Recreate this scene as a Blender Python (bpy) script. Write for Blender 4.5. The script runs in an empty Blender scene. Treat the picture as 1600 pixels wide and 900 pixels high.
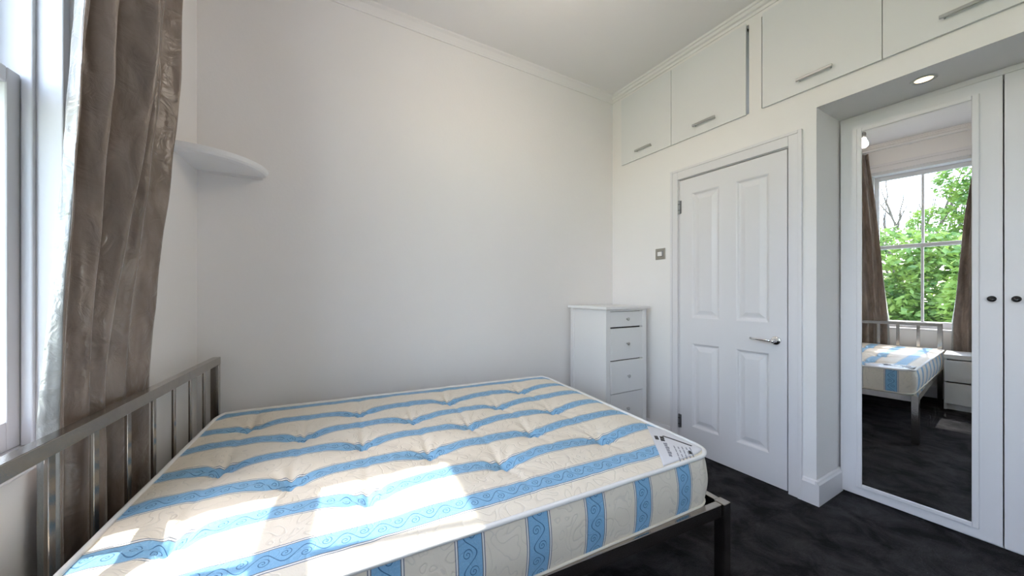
import bpy, bmesh, math, random
from mathutils import Vector, Matrix, noise
random.seed(7)
sc = bpy.context.scene
PI = math.pi
R = math.radians
# ------------------------------------------------------------------ camera
cam_d = bpy.data.cameras.new('camera'); cam = bpy.data.objects.new('camera', cam_d)
sc.collection.objects.link(cam); sc.camera = cam
cam_d.sensor_width = 36.0; cam_d.lens = 36.0 * 550.0 / 1600.0
cam_d.shift_y = 8.0 / 1600.0; cam_d.clip_start = 0.02; cam_d.clip_end = 400
cam.location = (0, 0, 1.15); cam.rotation_euler = (R(90), 0, R(-29.9))
# ------------------------------------------------------------------ colour management
vs = sc.view_settings
vs.view_transform = 'Standard'; vs.look = 'None'; vs.gamma = 1.0; vs.exposure = 1.2
vs.use_curve_mapping = False
# ------------------------------------------------------------------ sky
SUN_EL, SUN_AZ = R(58.8), R(-10.5)          # light travels towards +X, slightly -Y
SUN_STRENGTH, SKY_STRENGTH = 3.3, 1.0
w = bpy.data.worlds.new('sky'); sc.world = w; w.use_nodes = True
nt = w.node_tree; nt.nodes.clear()
def N(t, ty, **kw):
    n = t.nodes.new(ty)
    for k, v in kw.items(): setattr(n, k, v)
    return n
sky = N(nt, 'ShaderNodeTexSky', sky_type='NISHITA')
sky.sun_disc = False; sky.sun_elevation = SUN_EL; sky.sun_rotation = R(-90 - 10.5)
sky.air_density = 1.0; sky.dust_density = 1.0
tc = N(nt, 'ShaderNodeTexCoord')
mp = N(nt, 'ShaderNodeMapping'); mp.inputs['Scale'].default_value = (1, 1, 2.6)
nz = N(nt, 'ShaderNodeTexNoise'); nz.inputs['Scale'].default_value = 2.3; nz.inputs['Detail'].default_value = 7; nz.inputs['Roughness'].default_value = .6
rp = N(nt, 'ShaderNodeValToRGB'); rp.color_ramp.elements[0].position = .45; rp.color_ramp.elements[1].position = .66
mx = N(nt, 'ShaderNodeMixRGB'); mx.inputs['Color2'].default_value = (2.8, 2.85, 2.95, 1)
bg = N(nt, 'ShaderNodeBackground'); bg.inputs['Strength'].default_value = SKY_STRENGTH
wo = N(nt, 'ShaderNodeOutputWorld')
L = nt.links.new
L(tc.outputs['Generated'], mp.inputs['Vector']); L(mp.outputs['Vector'], nz.inputs['Vector'])
L(nz.outputs['Fac'], rp.inputs['Fac']); L(rp.outputs['Color'], mx.inputs['Fac'])
L(sky.outputs['Color'], mx.inputs['Color1']); L(mx.outputs['Color'], bg.inputs['Color'])
L(bg.outputs['Background'], wo.inputs['Surface'])
# ------------------------------------------------------------------ sun
sd = bpy.data.lights.new('sun', 'SUN'); sd.energy = SUN_STRENGTH; sd.angle = R(0.55); sd.color = (1, .96, .89)
so = bpy.data.objects.new('sun', sd); sc.collection.objects.link(so); so.location = (-8, 2, 12)
sdir = Vector((math.cos(SUN_EL) * math.cos(SUN_AZ), math.cos(SUN_EL) * math.sin(SUN_AZ), -math.sin(SUN_EL)))
so.rotation_euler = sdir.to_track_quat('-Z', 'Y').to_euler()
BULB_STRENGTH, DOWNLIGHT_STRENGTH = 135.0, 1.1
sc.cycles.max_bounces = 14; sc.cycles.diffuse_bounces = 9; sc.cycles.glossy_bounces = 6
sc.cycles.transparent_max_bounces = 12; sc.cycles.sample_clamp_indirect = 8
# ------------------------------------------------------------------ helpers
COL = sc.collection
class MB:
    def __init__(s): s.v = []; s.f = []; s.uv = None
    def box(s, x0, x1, y0, y1, z0, z1):
        b = len(s.v)
        x0, x1 = min(x0, x1), max(x0, x1); y0, y1 = min(y0, y1), max(y0, y1); z0, z1 = min(z0, z1), max(z0, z1)
        for z in (z0, z1):
            for x, y in ((x0, y0), (x1, y0), (x1, y1), (x0, y1)): s.v.append((x, y, z))
        for f in ((3, 2, 1, 0), (4, 5, 6, 7), (0, 1, 5, 4), (1, 2, 6, 5), (2, 3, 7, 6), (3, 0, 4, 7)):
            s.f.append(tuple(b + i for i in f))
        return s
    def quadbox(s, pts, z0, z1):                    # vertical prism over a plan polygon (counter-clockwise)
        b = len(s.v); n = len(pts)
        for z in (z0, z1):
            for p in pts: s.v.append((p[0], p[1], z))
        s.f.append(tuple(b + i for i in reversed(range(n)))); s.f.append(tuple(b + n + i for i in range(n)))
        for i in range(n):
            j = (i + 1) % n; s.f.append((b + i, b + j, b + n + j, b + n + i))
        return s
    def bar(s, p, q, w, h):                         # box section bar between plan points p,q (3d), w across, h tall, p/q at centre
        p = Vector(p); q = Vector(q); d = (q - p).normalized()
        up = Vector((0, 0, 1)) if abs(d.z) < .9 else Vector((0, 1, 0))
        sd_ = d.cross(up).normalized(); up = sd_.cross(d).normalized()
        b = len(s.v)
        for e in (p, q):
            for a, c in ((-1, -1), (1, -1), (1, 1), (-1, 1)):
                s.v.append(tuple(e + sd_ * (a * w / 2) + up * (c * h / 2)))
        for f in ((3, 2, 1, 0), (4, 5, 6, 7), (0, 1, 5, 4), (1, 2, 6, 5), (2, 3, 7, 6), (3, 0, 4, 7)):
            s.f.append(tuple(b + i for i in f))
        return s
    def tube(s, pts, rad, n=10, closed=False, cap=True):
        pts = [Vector(p) for p in pts]; m = len(pts); b = len(s.v)
        rads = rad if isinstance(rad, (list, tuple)) else [rad] * m
        prev = None
        for i in range(m):
            if closed: d = pts[(i + 1) % m] - pts[i - 1]
            else: d = pts[min(i + 1, m - 1)] - pts[max(i - 1, 0)]
            d.normalize()
            if prev is None:
                a = d.orthogonal().normalized() if abs(d.z) > .95 else d.cross(Vector((0, 0, 1))).normalized()
            else:
                a = (prev - d * prev.dot(d)).normalized()
            prev = a; c = d.cross(a)
            for k in range(n):
                t = 2 * PI * k / n
                s.v.append(tuple(pts[i] + (a * math.cos(t) + c * math.sin(t)) * rads[i]))
        for i in range(m if closed else m - 1):
            j = (i + 1) % m
            for k in range(n):
                l = (k + 1) % n
                s.f.append((b + i * n + k, b + i * n + l, b + j * n + l, b + j * n + k))
        if cap and not closed:
            s.f.append(tuple(b + k for k in reversed(range(n)))); s.f.append(tuple(b + (m - 1) * n + k for k in range(n)))
        return s
    def lathe(s, prof, org=(0, 0, 0), axis='z', n=24):   # prof: (radius, height)
        b = len(s.v); m = len(prof)
        for r, h in prof:
            for k in range(n):
                t = 2 * PI * k / n; a, c = r * math.cos(t), r * math.sin(t)
                p = {'z': (a, c, h), 'x': (h, a, c), 'y': (c, h, a)}[axis]
                s.v.append((org[0] + p[0], org[1] + p[1], org[2] + p[2]))
        for i in range(m - 1):
            for k in range(n):
                l = (k + 1) % n
                s.f.append((b + i * n + k, b + i * n + l, b + (i + 1) * n + l, b + (i + 1) * n + k))
        s.f.append(tuple(b + k for k in reversed(range(n)))); s.f.append(tuple(b + (m - 1) * n + k for k in range(n)))
        return s
    def prism(s, prof, p, q, nrm):                  # profile (n, z) swept from p to q (plan), n along nrm
        b = len(s.v); m = len(prof)
        for e in (p, q):
            for a, z in prof: s.v.append((e[0] + nrm[0] * a, e[1] + nrm[1] * a, z))
        for i in range(m):
            j = (i + 1) % m; s.f.append((b + i, b + j, b + m + j, b + m + i))
        s.f.append(tuple(b + i for i in range(m))); s.f.append(tuple(b + m + i for i in reversed(range(m))))
        return s
    def build(s, name, mat, parent=None, bevel=0, smooth=False, seg=2, fix=True):
        me = bpy.data.meshes.new(name); me.from_pydata(s.v, [], s.f); me.update()
        if fix:
            bm = bmesh.new(); bm.from_mesh(me); bmesh.ops.recalc_face_normals(bm, faces=bm.faces[:]); bm.to_mesh(me); bm.free()
        if mat: me.materials.append(mat)
        if smooth:
            for p in me.polygons: p.use_smooth = True
        o = bpy.data.objects.new(name, me); COL.objects.link(o)
        if parent: o.parent = parent
        if bevel:
            m = o.modifiers.new('bevel', 'BEVEL'); m.width = bevel; m.segments = seg; m.limit_method = 'ANGLE'; m.angle_limit = R(40)
            m.harden_normals = False
        return o
def tag(o, label, cat, group=None, kind=None):
    o['label'] = label; o['category'] = cat
    if group: o['group'] = group
    if kind: o['kind'] = kind
    return o
def empty(name, loc=(0, 0, 0), rz=0):
    o = bpy.data.objects.new(name, None); COL.objects.link(o); o.location = loc; o.rotation_euler = (0, 0, rz)
    o.empty_display_size = .1
    return o
def struct(o, label, cat): return tag(o, label, cat, kind='structure')
# ------------------------------------------------------------------ materials
def mat(name, col, rough=.6, metal=0, bump=0, bscale=40, var=0, vscale=6, spec=.5, coat=0, sheen=0, aniso=None):
    m = bpy.data.materials.new(name); m.use_nodes = True; t = m.node_tree; b = t.nodes['Principled BSDF']
    b.inputs['Base Color'].default_value = (*col, 1); b.inputs['Roughness'].default_value = rough
    b.inputs['Metallic'].default_value = metal; b.inputs['Specular IOR Level'].default_value = spec
    b.inputs['Coat Weight'].default_value = coat; b.inputs['Sheen Weight'].default_value = sheen
    t2 = N(t, 'ShaderNodeTexCoord')
    if var:
        n = N(t, 'ShaderNodeTexNoise'); n.inputs['Scale'].default_value = vscale; n.inputs['Detail'].default_value = 5
        t.links.new(t2.outputs['Object'], n.inputs['Vector'])
        r = N(t, 'ShaderNodeValToRGB')
        r.color_ramp.elements[0].position = .3; r.color_ramp.elements[1].position = .7
        r.color_ramp.elements[0].color = (*[c * (1 - var) for c in col], 1); r.color_ramp.elements[1].color = (*[min(1, c * (1 + var)) for c in col], 1)
        t.links.new(n.outputs['Fac'], r.inputs['Fac']); t.links.new(r.outputs['Color'], b.inputs['Base Color'])
    if bump:
        n = N(t, 'ShaderNodeTexNoise'); n.inputs['Scale'].default_value = bscale; n.inputs['Detail'].default_value = 4
        t.links.new(t2.outputs['Object'], n.inputs['Vector'])
        u = N(t, 'ShaderNodeBump'); u.inputs['Strength'].default_value = bump; u.inputs['Distance'].default_value = .004
        t.links.new(n.outputs['Fac'], u.inputs['Height']); t.links.new(u.outputs['Normal'], b.inputs['Normal'])
    return m
def emis(name, col, st):
    m = bpy.data.materials.new(name); m.use_nodes = True; b = m.node_tree.nodes['Principled BSDF']
    b.inputs['Base Color'].default_value = (*col, 1); b.inputs['Emission Color'].default_value = (*col, 1); b.inputs['Emission Strength'].default_value = st
    return m
M = {}
M['wall'] = mat('wall_paint', (.82, .795, .785), .75, bump=.12, bscale=70, var=.012, vscale=1.5, spec=.3)
M['ceil'] = mat('ceiling_paint', (.82, .795, .785), .85, bump=.08, bscale=50, spec=.2)
M['gloss'] = mat('white_gloss_paint', (.745, .725, .74), .35, bump=.06, bscale=25, spec=.45)
M['satin'] = mat('white_satin_board', (.75, .75, .755), .45, bump=.03, bscale=30, spec=.4)
M['lacquer'] = mat('white_lacquer', (.79, .78, .775), .4, bump=.03, bscale=60)
M['chrome'] = mat('polished_chrome', (.82, .82, .83), .12, 1)
M['steel'] = mat('brushed_steel_bed', (.42, .39, .36), .17, 1, bump=.05, bscale=200, var=.06, vscale=30)
M['handle'] = mat('satin_nickel', (.55, .55, .55), .35, 1)
M['handle2'] = mat('dull_nickel', (.48, .48, .48), .35, 1)
M['plate'] = mat('switch_plate_metal', (.42, .40, .36), .4, 1)
M['rocker'] = mat('rocker_plastic', (.85, .82, .80), .4)
M['black'] = mat('black_ceramic', (.012, .012, .014), .2)
M['hinge'] = mat('hinge_metal', (.25, .25, .26), .35, 1)
M['gap'] = mat('dark_gap', (.03, .03, .03), .9)
M['mirror'] = mat('mirror_silver', (.86, .865, .86), 0.0, 1)
M['sashwood'] = mat('sash_white_paint', (.64, .64, .66), .4, bump=.15, bscale=35)
M['seal'] = mat('weathered_parting_bead', (.33, .31, .30), .8, bump=.5, bscale=90, var=.4, vscale=40)
M['brick'] = mat('sooty_outer_reveal', (.62, .55, .50), .9, bump=.6, bscale=30, var=.15)
def carpet():
    m = bpy.data.materials.new('charcoal_carpet'); m.use_nodes = True; t = m.node_tree; b = t.nodes['Principled BSDF']
    c = N(t, 'ShaderNodeTexCoord')
    n1 = N(t, 'ShaderNodeTexNoise'); n1.inputs['Scale'].default_value = 6; n1.inputs['Detail'].default_value = 8; n1.inputs['Roughness'].default_value = .68; n1.inputs['Distortion'].default_value = .6
    n2 = N(t, 'ShaderNodeTexNoise'); n2.inputs['Scale'].default_value = 180; n2.inputs['Detail'].default_value = 3
    for n in (n1, n2): t.links.new(c.outputs['Object'], n.inputs['Vector'])
    r = N(t, 'ShaderNodeValToRGB'); r.color_ramp.elements[0].position = .38; r.color_ramp.elements[1].position = .64
    r.color_ramp.elements[0].color = (.0045, .0043, .005, 1); r.color_ramp.elements[1].color = (.048, .046, .050, 1)
    t.links.new(n1.outputs['Fac'], r.inputs['Fac'])
    x = N(t, 'ShaderNodeMixRGB', blend_type='MULTIPLY'); x.inputs['Fac'].default_value = .75
    t.links.new(r.outputs['Color'], x.inputs['Color1'])
    r2 = N(t, 'ShaderNodeValToRGB'); r2.color_ramp.elements[0].color = (.35, .35, .35, 1); r2.color_ramp.elements[1].color = (1.5, 1.5, 1.5, 1)
    t.links.new(n2.outputs['Fac'], r2.inputs['Fac']); t.links.new(r2.outputs['Color'], x.inputs['Color2'])
    t.links.new(x.outputs['Color'], b.inputs['Base Color']); b.inputs['Roughness'].default_value = 1; b.inputs['Specular IOR Level'].default_value = .1
    b.inputs['Sheen Weight'].default_value = .08; b.inputs['Sheen Roughness'].default_value = .6; b.inputs['Sheen Tint'].default_value = (.3, .3, .32, 1)
    ad = N(t, 'ShaderNodeMath', operation='ADD'); t.links.new(n1.outputs['Fac'], ad.inputs[0]); t.links.new(n2.outputs['Fac'], ad.inputs[1])
    u = N(t, 'ShaderNodeBump'); u.inputs['Strength'].default_value = .8; u.inputs['Distance'].default_value = .012
    t.links.new(ad.outputs[0], u.inputs['Height']); t.links.new(u.outputs['Normal'], b.inputs['Normal'])
    return m
M['carpet'] = carpet()
def glass():
    m = bpy.data.materials.new('window_glass'); m.use_nodes = True; t = m.node_tree; t.nodes.clear()
    a = N(t, 'ShaderNodeBsdfTransparent'); a.inputs['Color'].default_value = (.97, .98, .97, 1)
    g = N(t, 'ShaderNodeBsdfGlossy'); g.inputs['Roughness'].default_value = 0.0
    lw_ = N(t, 'ShaderNodeLayerWeight'); lw_.inputs['Blend'].default_value = .5
    pw = N(t, 'ShaderNodeMath', operation='POWER'); t.links.new(lw_.outputs['Facing'], pw.inputs[0]); pw.inputs[1].default_value = 4.0
    f = N(t, 'ShaderNodeMath', operation='MULTIPLY_ADD'); t.links.new(pw.outputs[0], f.inputs[0]); f.inputs[1].default_value = .4; f.inputs[2].default_value = .025
    x = N(t, 'ShaderNodeMixShader'); o = N(t, 'ShaderNodeOutputMaterial')
    t.links.new(f.outputs[0], x.inputs[0]); t.links.new(a.outputs[0], x.inputs[1]); t.links.new(g.outputs[0], x.inputs[2]); t.links.new(x.outputs[0], o.inputs['Surface'])
    return m
M['glass'] = glass()
def fabric(name, col, hi, trans):
    m = bpy.data.materials.new(name); m.use_nodes = True; t = m.node_tree; b = t.nodes['Principled BSDF']; o = t.nodes['Material Output']
    c = N(t, 'ShaderNodeTexCoord')
    mp_ = N(t, 'ShaderNodeMapping'); mp_.inputs['Scale'].default_value = (5, 5, 1.6)
    n1 = N(t, 'ShaderNodeTexNoise'); n1.inputs['Scale'].default_value = 3; n1.inputs['Detail'].default_value = 7; n1.inputs['Distortion'].default_value = 1.2
    t.links.new(c.outputs['Object'], mp_.inputs['Vector']); t.links.new(mp_.outputs['Vector'], n1.inputs['Vector'])
    r = N(t, 'ShaderNodeValToRGB'); r.color_ramp.elements[0].position = .35; r.color_ramp.elements[1].position = .68
    r.color_ramp.elements[0].color = (*col, 1); r.color_ramp.elements[1].color = (*hi, 1)
    t.links.new(n1.outputs['Fac'], r.inputs['Fac']); t.links.new(r.outputs['Color'], b.inputs['Base Color'])
    b.inputs['Roughness'].default_value = .30; b.inputs['Specular IOR Level'].default_value = 1.0
    b.inputs['Sheen Weight'].default_value = .6; b.inputs['Sheen Roughness'].default_value = .4
    n2 = N(t, 'ShaderNodeTexNoise'); n2.inputs['Scale'].default_value = 16; n2.inputs['Detail'].default_value = 5; n2.inputs['Distortion'].default_value = .8
    t.links.new(c.outputs['Object'], n2.inputs['Vector'])
    u = N(t, 'ShaderNodeBump'); u.inputs['Strength'].default_value = .7; u.inputs['Distance'].default_value = .014
    t.links.new(n2.outputs['Fac'], u.inputs['Height']); t.links.new(u.outputs['Normal'], b.inputs['Normal'])
    tr = N(t, 'ShaderNodeBsdfTranslucent'); t.links.new(r.outputs['Color'], tr.inputs['Color'])
    x = N(t, 'ShaderNodeMixShader'); x.inputs[0].default_value = trans
    t.links.new(b.outputs[0], x.inputs[1]); t.links.new(tr.outputs[0], x.inputs[2]); t.links.new(x.outputs[0], o.inputs['Surface'])
    return m
M['silk'] = fabric('brown_faux_silk', (.19, .138, .11), (.33, .255, .21), .2)
M['lining'] = fabric('pale_curtain_lining', (.22, .225, .22), (.30, .305, .295), .05)
def ticking():
    m = bpy.data.materials.new('striped_mattress_ticking'); m.use_nodes = True; t = m.node_tree; b = t.nodes['Principled BSDF']
    uv = N(t, 'ShaderNodeUVMap'); sp = N(t, 'ShaderNodeSeparateXYZ'); t.links.new(uv.outputs[0], sp.inputs[0])
    U, V = sp.outputs[0], sp.outputs[1]
    def mt(op, a, c=None, d=None):
        n = N(t, 'ShaderNodeMath', operation=op)
        for i, x in enumerate((a, c, d)):
            if x is None: continue
            if isinstance(x, (int, float)): n.inputs[i].default_value = x
            else: t.links.new(x, n.inputs[i])
        return n.outputs[0]
    def mixc(fac, a, c):
        n = N(t, 'ShaderNodeMixRGB')
        t.links.new(fac, n.inputs['Fac'])
        for s_, x in (('Color1', a), ('Color2', c)):
            if isinstance(x, tuple): n.inputs[s_].default_value = (*x, 1)
            else: t.links.new(x, n.inputs[s_])
        return n.outputs[0]
    q = mt('MULTIPLY', mt('SUBTRACT', mt('FRACT', mt('ADD', mt('DIVIDE', mt('SUBTRACT', V, .07), .2), .5)), .5), .2)
    aq = mt('ABSOLUTE', q)
    core = mt('LESS_THAN', aq, .031)
    l1 = mt('MULTIPLY', mt('GREATER_THAN', aq, .031), mt('LESS_THAN', aq, .0337))
    gapw = mt('MULTIPLY', mt('GREATER_THAN', aq, .0337), mt('LESS_THAN', aq, .0375))
    l2 = mt('MULTIPLY', mt('GREATER_THAN', aq, .0375), mt('LESS_THAN', aq, .0400))
    # scrolls inside the blue band
    P = .084
    fu = mt('SUBTRACT', mt('FRACT', mt('DIVIDE', U, P)), .5)            # -.5...5
    def spiral(cu, cv, R_, pitch, sgn):
        du = mt('MULTIPLY', mt('SUBTRACT', fu, cu), P); dv = mt('SUBTRACT', q, cv)
        r = mt('SQRT', mt('ADD', mt('MULTIPLY', du, du), mt('MULTIPLY', dv, dv)))
        th = mt('DIVIDE', mt('ARCTAN2', dv, du), 2 * PI * sgn)
        fr = mt('FRACT', mt('ADD', mt('DIVIDE', r, pitch), th))
        ln = mt('LESS_THAN', mt('ABSOLUTE', mt('SUBTRACT', fr, .5)), .13)
        return mt('MULTIPLY', ln, mt('LESS_THAN', r, R_))
    s1 = spiral(-.25, -.008, .0135, .0078, 1); s2 = spiral(.25, .008, .0135, .0078, 1)
    wv = mt('MULTIPLY', mt('SINE', mt('MULTIPLY', fu, 2 * PI)), .017)
    lw = mt('LESS_THAN', mt('ABSOLUTE', mt('SUBTRACT', q, mt('MULTIPLY', wv, -1))), .0016)
    scr = mt('MINIMUM', mt('ADD', mt('ADD', s1, s2), lw), 1)
    scr = mt('MULTIPLY', scr, core)
    # faint quilting scroll in the cream ground
    cmb = N(t, 'ShaderNodeCombineXYZ'); t.links.new(U, cmb.inputs[0]); t.links.new(V, cmb.inputs[1])
    nz1 = N(t, 'ShaderNodeTexNoise'); nz1.inputs['Scale'].default_value = 17; nz1.inputs['Detail'].default_value = 0; nz1.inputs['Distortion'].default_value = .9
    t.links.new(cmb.outputs[0], nz1.inputs['Vector'])
    ct = mt('ABSOLUTE', mt('SUBTRACT', mt('FRACT', mt('MULTIPLY', nz1.outputs['Fac'], 4.0)), .5))
    ql = mt('LESS_THAN', ct, .035)
    nz2 = N(t, 'ShaderNodeTexNoise'); nz2.inputs['Scale'].default_value = 260; nz2.inputs['Detail'].default_value = 2
    t.links.new(cmb.outputs[0], nz2.inputs['Vector'])
    cream = mixc(mt('MULTIPLY', ql, .35), (.80, .725, .615), (.56, .52, .46))
    fl = mt('MULTIPLY', mt('GREATER_THAN', nz2.outputs['Fac'], .57), .35)
    blue = mixc(fl, (.22, .44, .66), (.34, .56, .76))
    blue = mixc(mt('MULTIPLY', scr, .95), blue, (.045, .14, .29))
    c = mixc(core, cream, blue)
    c = mixc(gapw, c, (.82, .80, .77))
    c = mixc(mt('MULTIPLY', mt('MINIMUM', mt('ADD', l1, l2), 1), .85), c, (.06, .10, .17))
    t.links.new(c, b.inputs['Base Color']); b.inputs['Roughness'].default_value = .55; b.inputs['Specular IOR Level'].default_value = .3
    b.inputs['Sheen Weight'].default_value = .1
    bu = N(t, 'ShaderNodeBump'); bu.inputs['Strength'].default_value = .35; bu.inputs['Distance'].default_value = .004
    hh = mt('ADD', mt('MULTIPLY', mt('MINIMUM', mt('MULTIPLY', ct, 6), 1), .8), mt('MULTIPLY', nz2.outputs['Fac'], .25))
    t.links.new(hh, bu.inputs['Height']); t.links.new(bu.outputs['Normal'], b.inputs['Normal'])
    return m
M['tick'] = ticking()
M['piping'] = mat('white_piping', (.82, .81, .80), .5, bump=.2, bscale=150)
M['label'] = mat('label_satin', (.70, .70, .74), .3, bump=.1, bscale=120)
M['ink'] = mat('label_ink', (.015, .015, .02), .5)
M['ink2'] = mat('label_pale_ink', (.28, .28, .32), .5)
# ------------------------------------------------------------------ room constants
XR, YF, ZC = 2.39, 2.32, 2.92
YN = -1.75
W0 = Vector((-.49, 2.32)); WA = R(5.1)
def wl(s, n):                       # window-wall frame -> plan
    return (W0.x - math.sin(WA) * s + math.cos(WA) * n, W0.y - math.cos(WA) * s - math.sin(WA) * n)
WROT = math.atan2(-math.cos(WA), -math.sin(WA))
def inwall(o):
    o.location = (W0.x, W0.y, 0); o.rotation_euler = (0, 0, WROT); return o
# ------------------------------------------------------------------ structure
struct(MB().box(-1.1, 3.4, YN - .15, 2.5, -.12, 0).build('floor', M['carpet']), 'charcoal deep-pile carpet covering the bedroom floor', 'floor')
struct(MB().box(-.86, 3.4, YN - .15, 2.5, ZC, ZC + .15).build('ceiling', M['ceil']), 'plain white painted ceiling', 'ceiling')
struct(MB().box(-1.0, 3.4, YF, YF + .15, 0, ZC).build('wall_back', M['wall']), 'blank white wall alongside the bed', 'wall')
struct(MB().box(-1.2, 3.4, YN - .15, YN, 0, ZC).build('wall_front', M['wall']), 'white wall behind the viewer', 'wall')
AE = -1.40; AY = .8345; XA = 2.69
SOF = 2.16
wb = MB()
D0, D1, DH = .969, 1.648, 1.981
wb.box(XR, XR + .12, D1 + .03, YF, 0, 2.275)
wb.box(XR, XR + .12, D0 - .03, D1 + .03, DH + .03, 2.275)
wb.box(XR + .10, XR + .16, D0 - .03, D1 + .03, 0, DH + .03)  # added slab behind the door, unseen, blocks light leaking through its gaps
wb.box(XR, 3.3, AY, D0 - .03, 0, 2.275)
wb.box(XR, 3.3, AE, AY, SOF, 2.275)
wb.box(XR, 3.3, YN, AE, 0, 2.275)
wb.box(3.22, 3.3, AE, AY, 0, SOF)
wb.box(XR, XR + .12, 2.196, YF, 2.275, 2.835)
wb.box(XR, XR + .12, 1.103, 1.173, 2.275, 2.835)
wb.box(XR, XR + .12, YN, .07, 2.275, 2.835)
wb.box(XR, XR + .12, YN, YF, 2.835, ZC)
wall_r = struct(wb.build('wall_right', M['wall']), 'white wall with the panelled door, overhead cupboards and wardrobe alcove', 'wall')
# window wall, one sash window in view; an unseen one added for fill daylight
OP = [(.86, 1.70), (2.30, 3.75)]; OZ0, OZ1 = .73, 2.60
wm = MB()
s_ = -.25
for a, b_ in OP:
    wm.box(s_, a, -.20, 0, 0, ZC); wm.box(a, b_, -.20, 0, 0, OZ0); wm.box(a, b_, -.20, 0, OZ1, ZC); s_ = b_
wm.box(s_, 4.25, -.20, 0, 0, ZC)
struct(inwall(wm.build('wall_left', M['wall'])), 'white window wall behind the headboard', 'wall')
# windows
def window(name, a, b_, lab, bars=1, place=inwall):
    root = empty(name); place(root); struct(root, lab, 'window')
    f = MB()
    f.box(a, a + .026, -.19, -.012, OZ0, OZ1).box(b_ - .026, b_, -.19, -.012, OZ0, OZ1).box(a, b_, -.19, -.012, OZ1 - .035, OZ1)
    f.build('window_frame', M['sashwood'], root, .003)
    g = MB()
    for x in (a, b_ - .05): g.box(x, x + .03, -.215, -.19, OZ0, OZ1)
    g.build('outer_reveal', M['brick'], root)
    MB().box(a + .026, a + .038, -.084, -.062, OZ0 + .022, OZ1 - .035).box(b_ - .038, b_ - .026, -.084, -.062, OZ0 + .02, OZ1 - .035).build('staff_bead', M['sashwood'], root, .003)
    MB().box(a + .026, a + .031, -.140, -.128, OZ0 + .022, OZ1 - .035).box(b_ - .031, b_ - .026, -.140, -.128, OZ0 + .022, OZ1 - .035).build('parting_bead', M['seal'], root)
    si = MB().box(a + .001, b_ - .001, -.22, .016, OZ0 - .0, OZ0 + .022); si.build('window_sill', M['gloss'], root, .006)
    zm = 1.70
    a2, b2 = a + .031, b_ - .031
    for nm, n0, n1, z0, z1, bb, tb in (('lower_sash', -.126, -.086, OZ0 + .022, zm + .02, .075, .042), ('upper_sash', -.180, -.141, zm - .022, OZ1 - .035, .042, .05)):
        s = MB()
        s.box(a2, a2 + .042, n0, n1, z0, z1).box(b2 - .042, b2, n0, n1, z0, z1)
        s.box(a2 + .042, b2 - .042, n0, n1, z0, z0 + bb).box(a2 + .042, b2 - .042, n0, n1, z1 - tb, z1)
        sash = s.build(nm, M['sashwood'], root, .004)
        nc = (n0 + n1) / 2; e0, e1 = a2 + .042, b2 - .042
        cuts = [e0 + (e1 - e0) * k / (bars + 1) for k in range(1, bars + 1)]
        for mid in cuts:
            MB().box(mid - .011, mid + .011, n0 + .004, n1 - .004, z0 + bb, z1 - tb).build('glazing_bar', M['sashwood'], sash, .003)
        ed = [e0 - .011] + cuts + [e1 + .011]
        for p0, p1 in [(ed[k] + .011, ed[k + 1] - .011) for k in range(bars + 1)]:
            MB().box(p0 - .002, p1 + .002, nc - .0015, nc + .0015, z0 + bb - .002, z1 - tb + .002).build('pane', M['glass'], sash)
    # architrave on the room face
    A = MB()
    for x0, x1 in ((a - .055, a + .004), (b_ - .004, b_ + .055)): A.box(x0, x1, 0, .014, OZ0 + .002, OZ1 + .055)
    A.box(a + .004, b_ - .004, 0, .014, OZ1 - .004, OZ1 + .055).box(a - .07, b_ + .07, 0, .022, OZ1 + .055, OZ1 + .09)
    A.build('architrave', M['gloss'], root, .004)
    return root
window('window_1', *OP[0], 'white painted sash window above the headboard, leaves beyond it')
window('fill_window', *OP[1], 'added sash window behind the viewer, unseen, letting in fill daylight', 3)  # added opening, out of view, that brightens the room
# cornice
cv = [(0, ZC - .055), (.008, ZC - .055), (.010, ZC - .047), (.018, ZC - .034), (.032, ZC - .016), (.048, ZC - .008), (.052, ZC), (0, ZC)]
struct(MB().prism(cv, (-.5, YF), (XR, YF), (0, -1)).build('trim_1', M['ceil']), 'thin plaster cornice along the top of the blank wall', 'cornice')
cr = [(0, ZC - .05), (.008, ZC - .05), (.012, ZC - .04), (.012, ZC - .034), (.026, ZC - .03), (.034, ZC - .02), (.034, ZC - .014), (.046, ZC - .012), (.05, ZC), (0, ZC)]
struct(MB().prism(cr, (XR, YF), (XR, YN), (-1, 0)).build('trim_2', M['ceil']), 'stepped plaster cornice above the overhead cupboards', 'cornice')
p0, p1 = wl(-.02, 0), wl(4.1, 0); nn = (math.cos(WA), -math.sin(WA))
struct(MB().prism(cr, p0, p1, nn).build('trim_3', M['ceil']), 'stepped plaster cornice above the window', 'cornice')
# skirting
sk = [(0, 0), (.018, 0), (.018, .112), (.013, .120), (.010, .128), (.004, .132), (0, .132)]
struct(MB().prism(sk, (-.5, YF), (XR, YF), (0, -1)).build('baseboard_back', M['gloss']), 'white skirting board along the blank wall', 'skirting')
bbm = MB().prism(sk, (XR, YF), (XR, D1 + .07), (-1, 0))
bbm.prism(sk, (XR, D0 - .075), (XR, AY), (-1, 0)).prism(sk, (XR - .018, AY), (XA + .005, AY), (0, -1))
struct(bbm.build('baseboard_right', M['gloss']), 'white skirting board running beside the door and round the alcove corner', 'skirting')
struct(MB().prism(sk, wl(0, 0), wl(4.05, 0), nn).build('baseboard_left', M['gloss']), 'white skirting board under the window', 'skirting')
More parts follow.
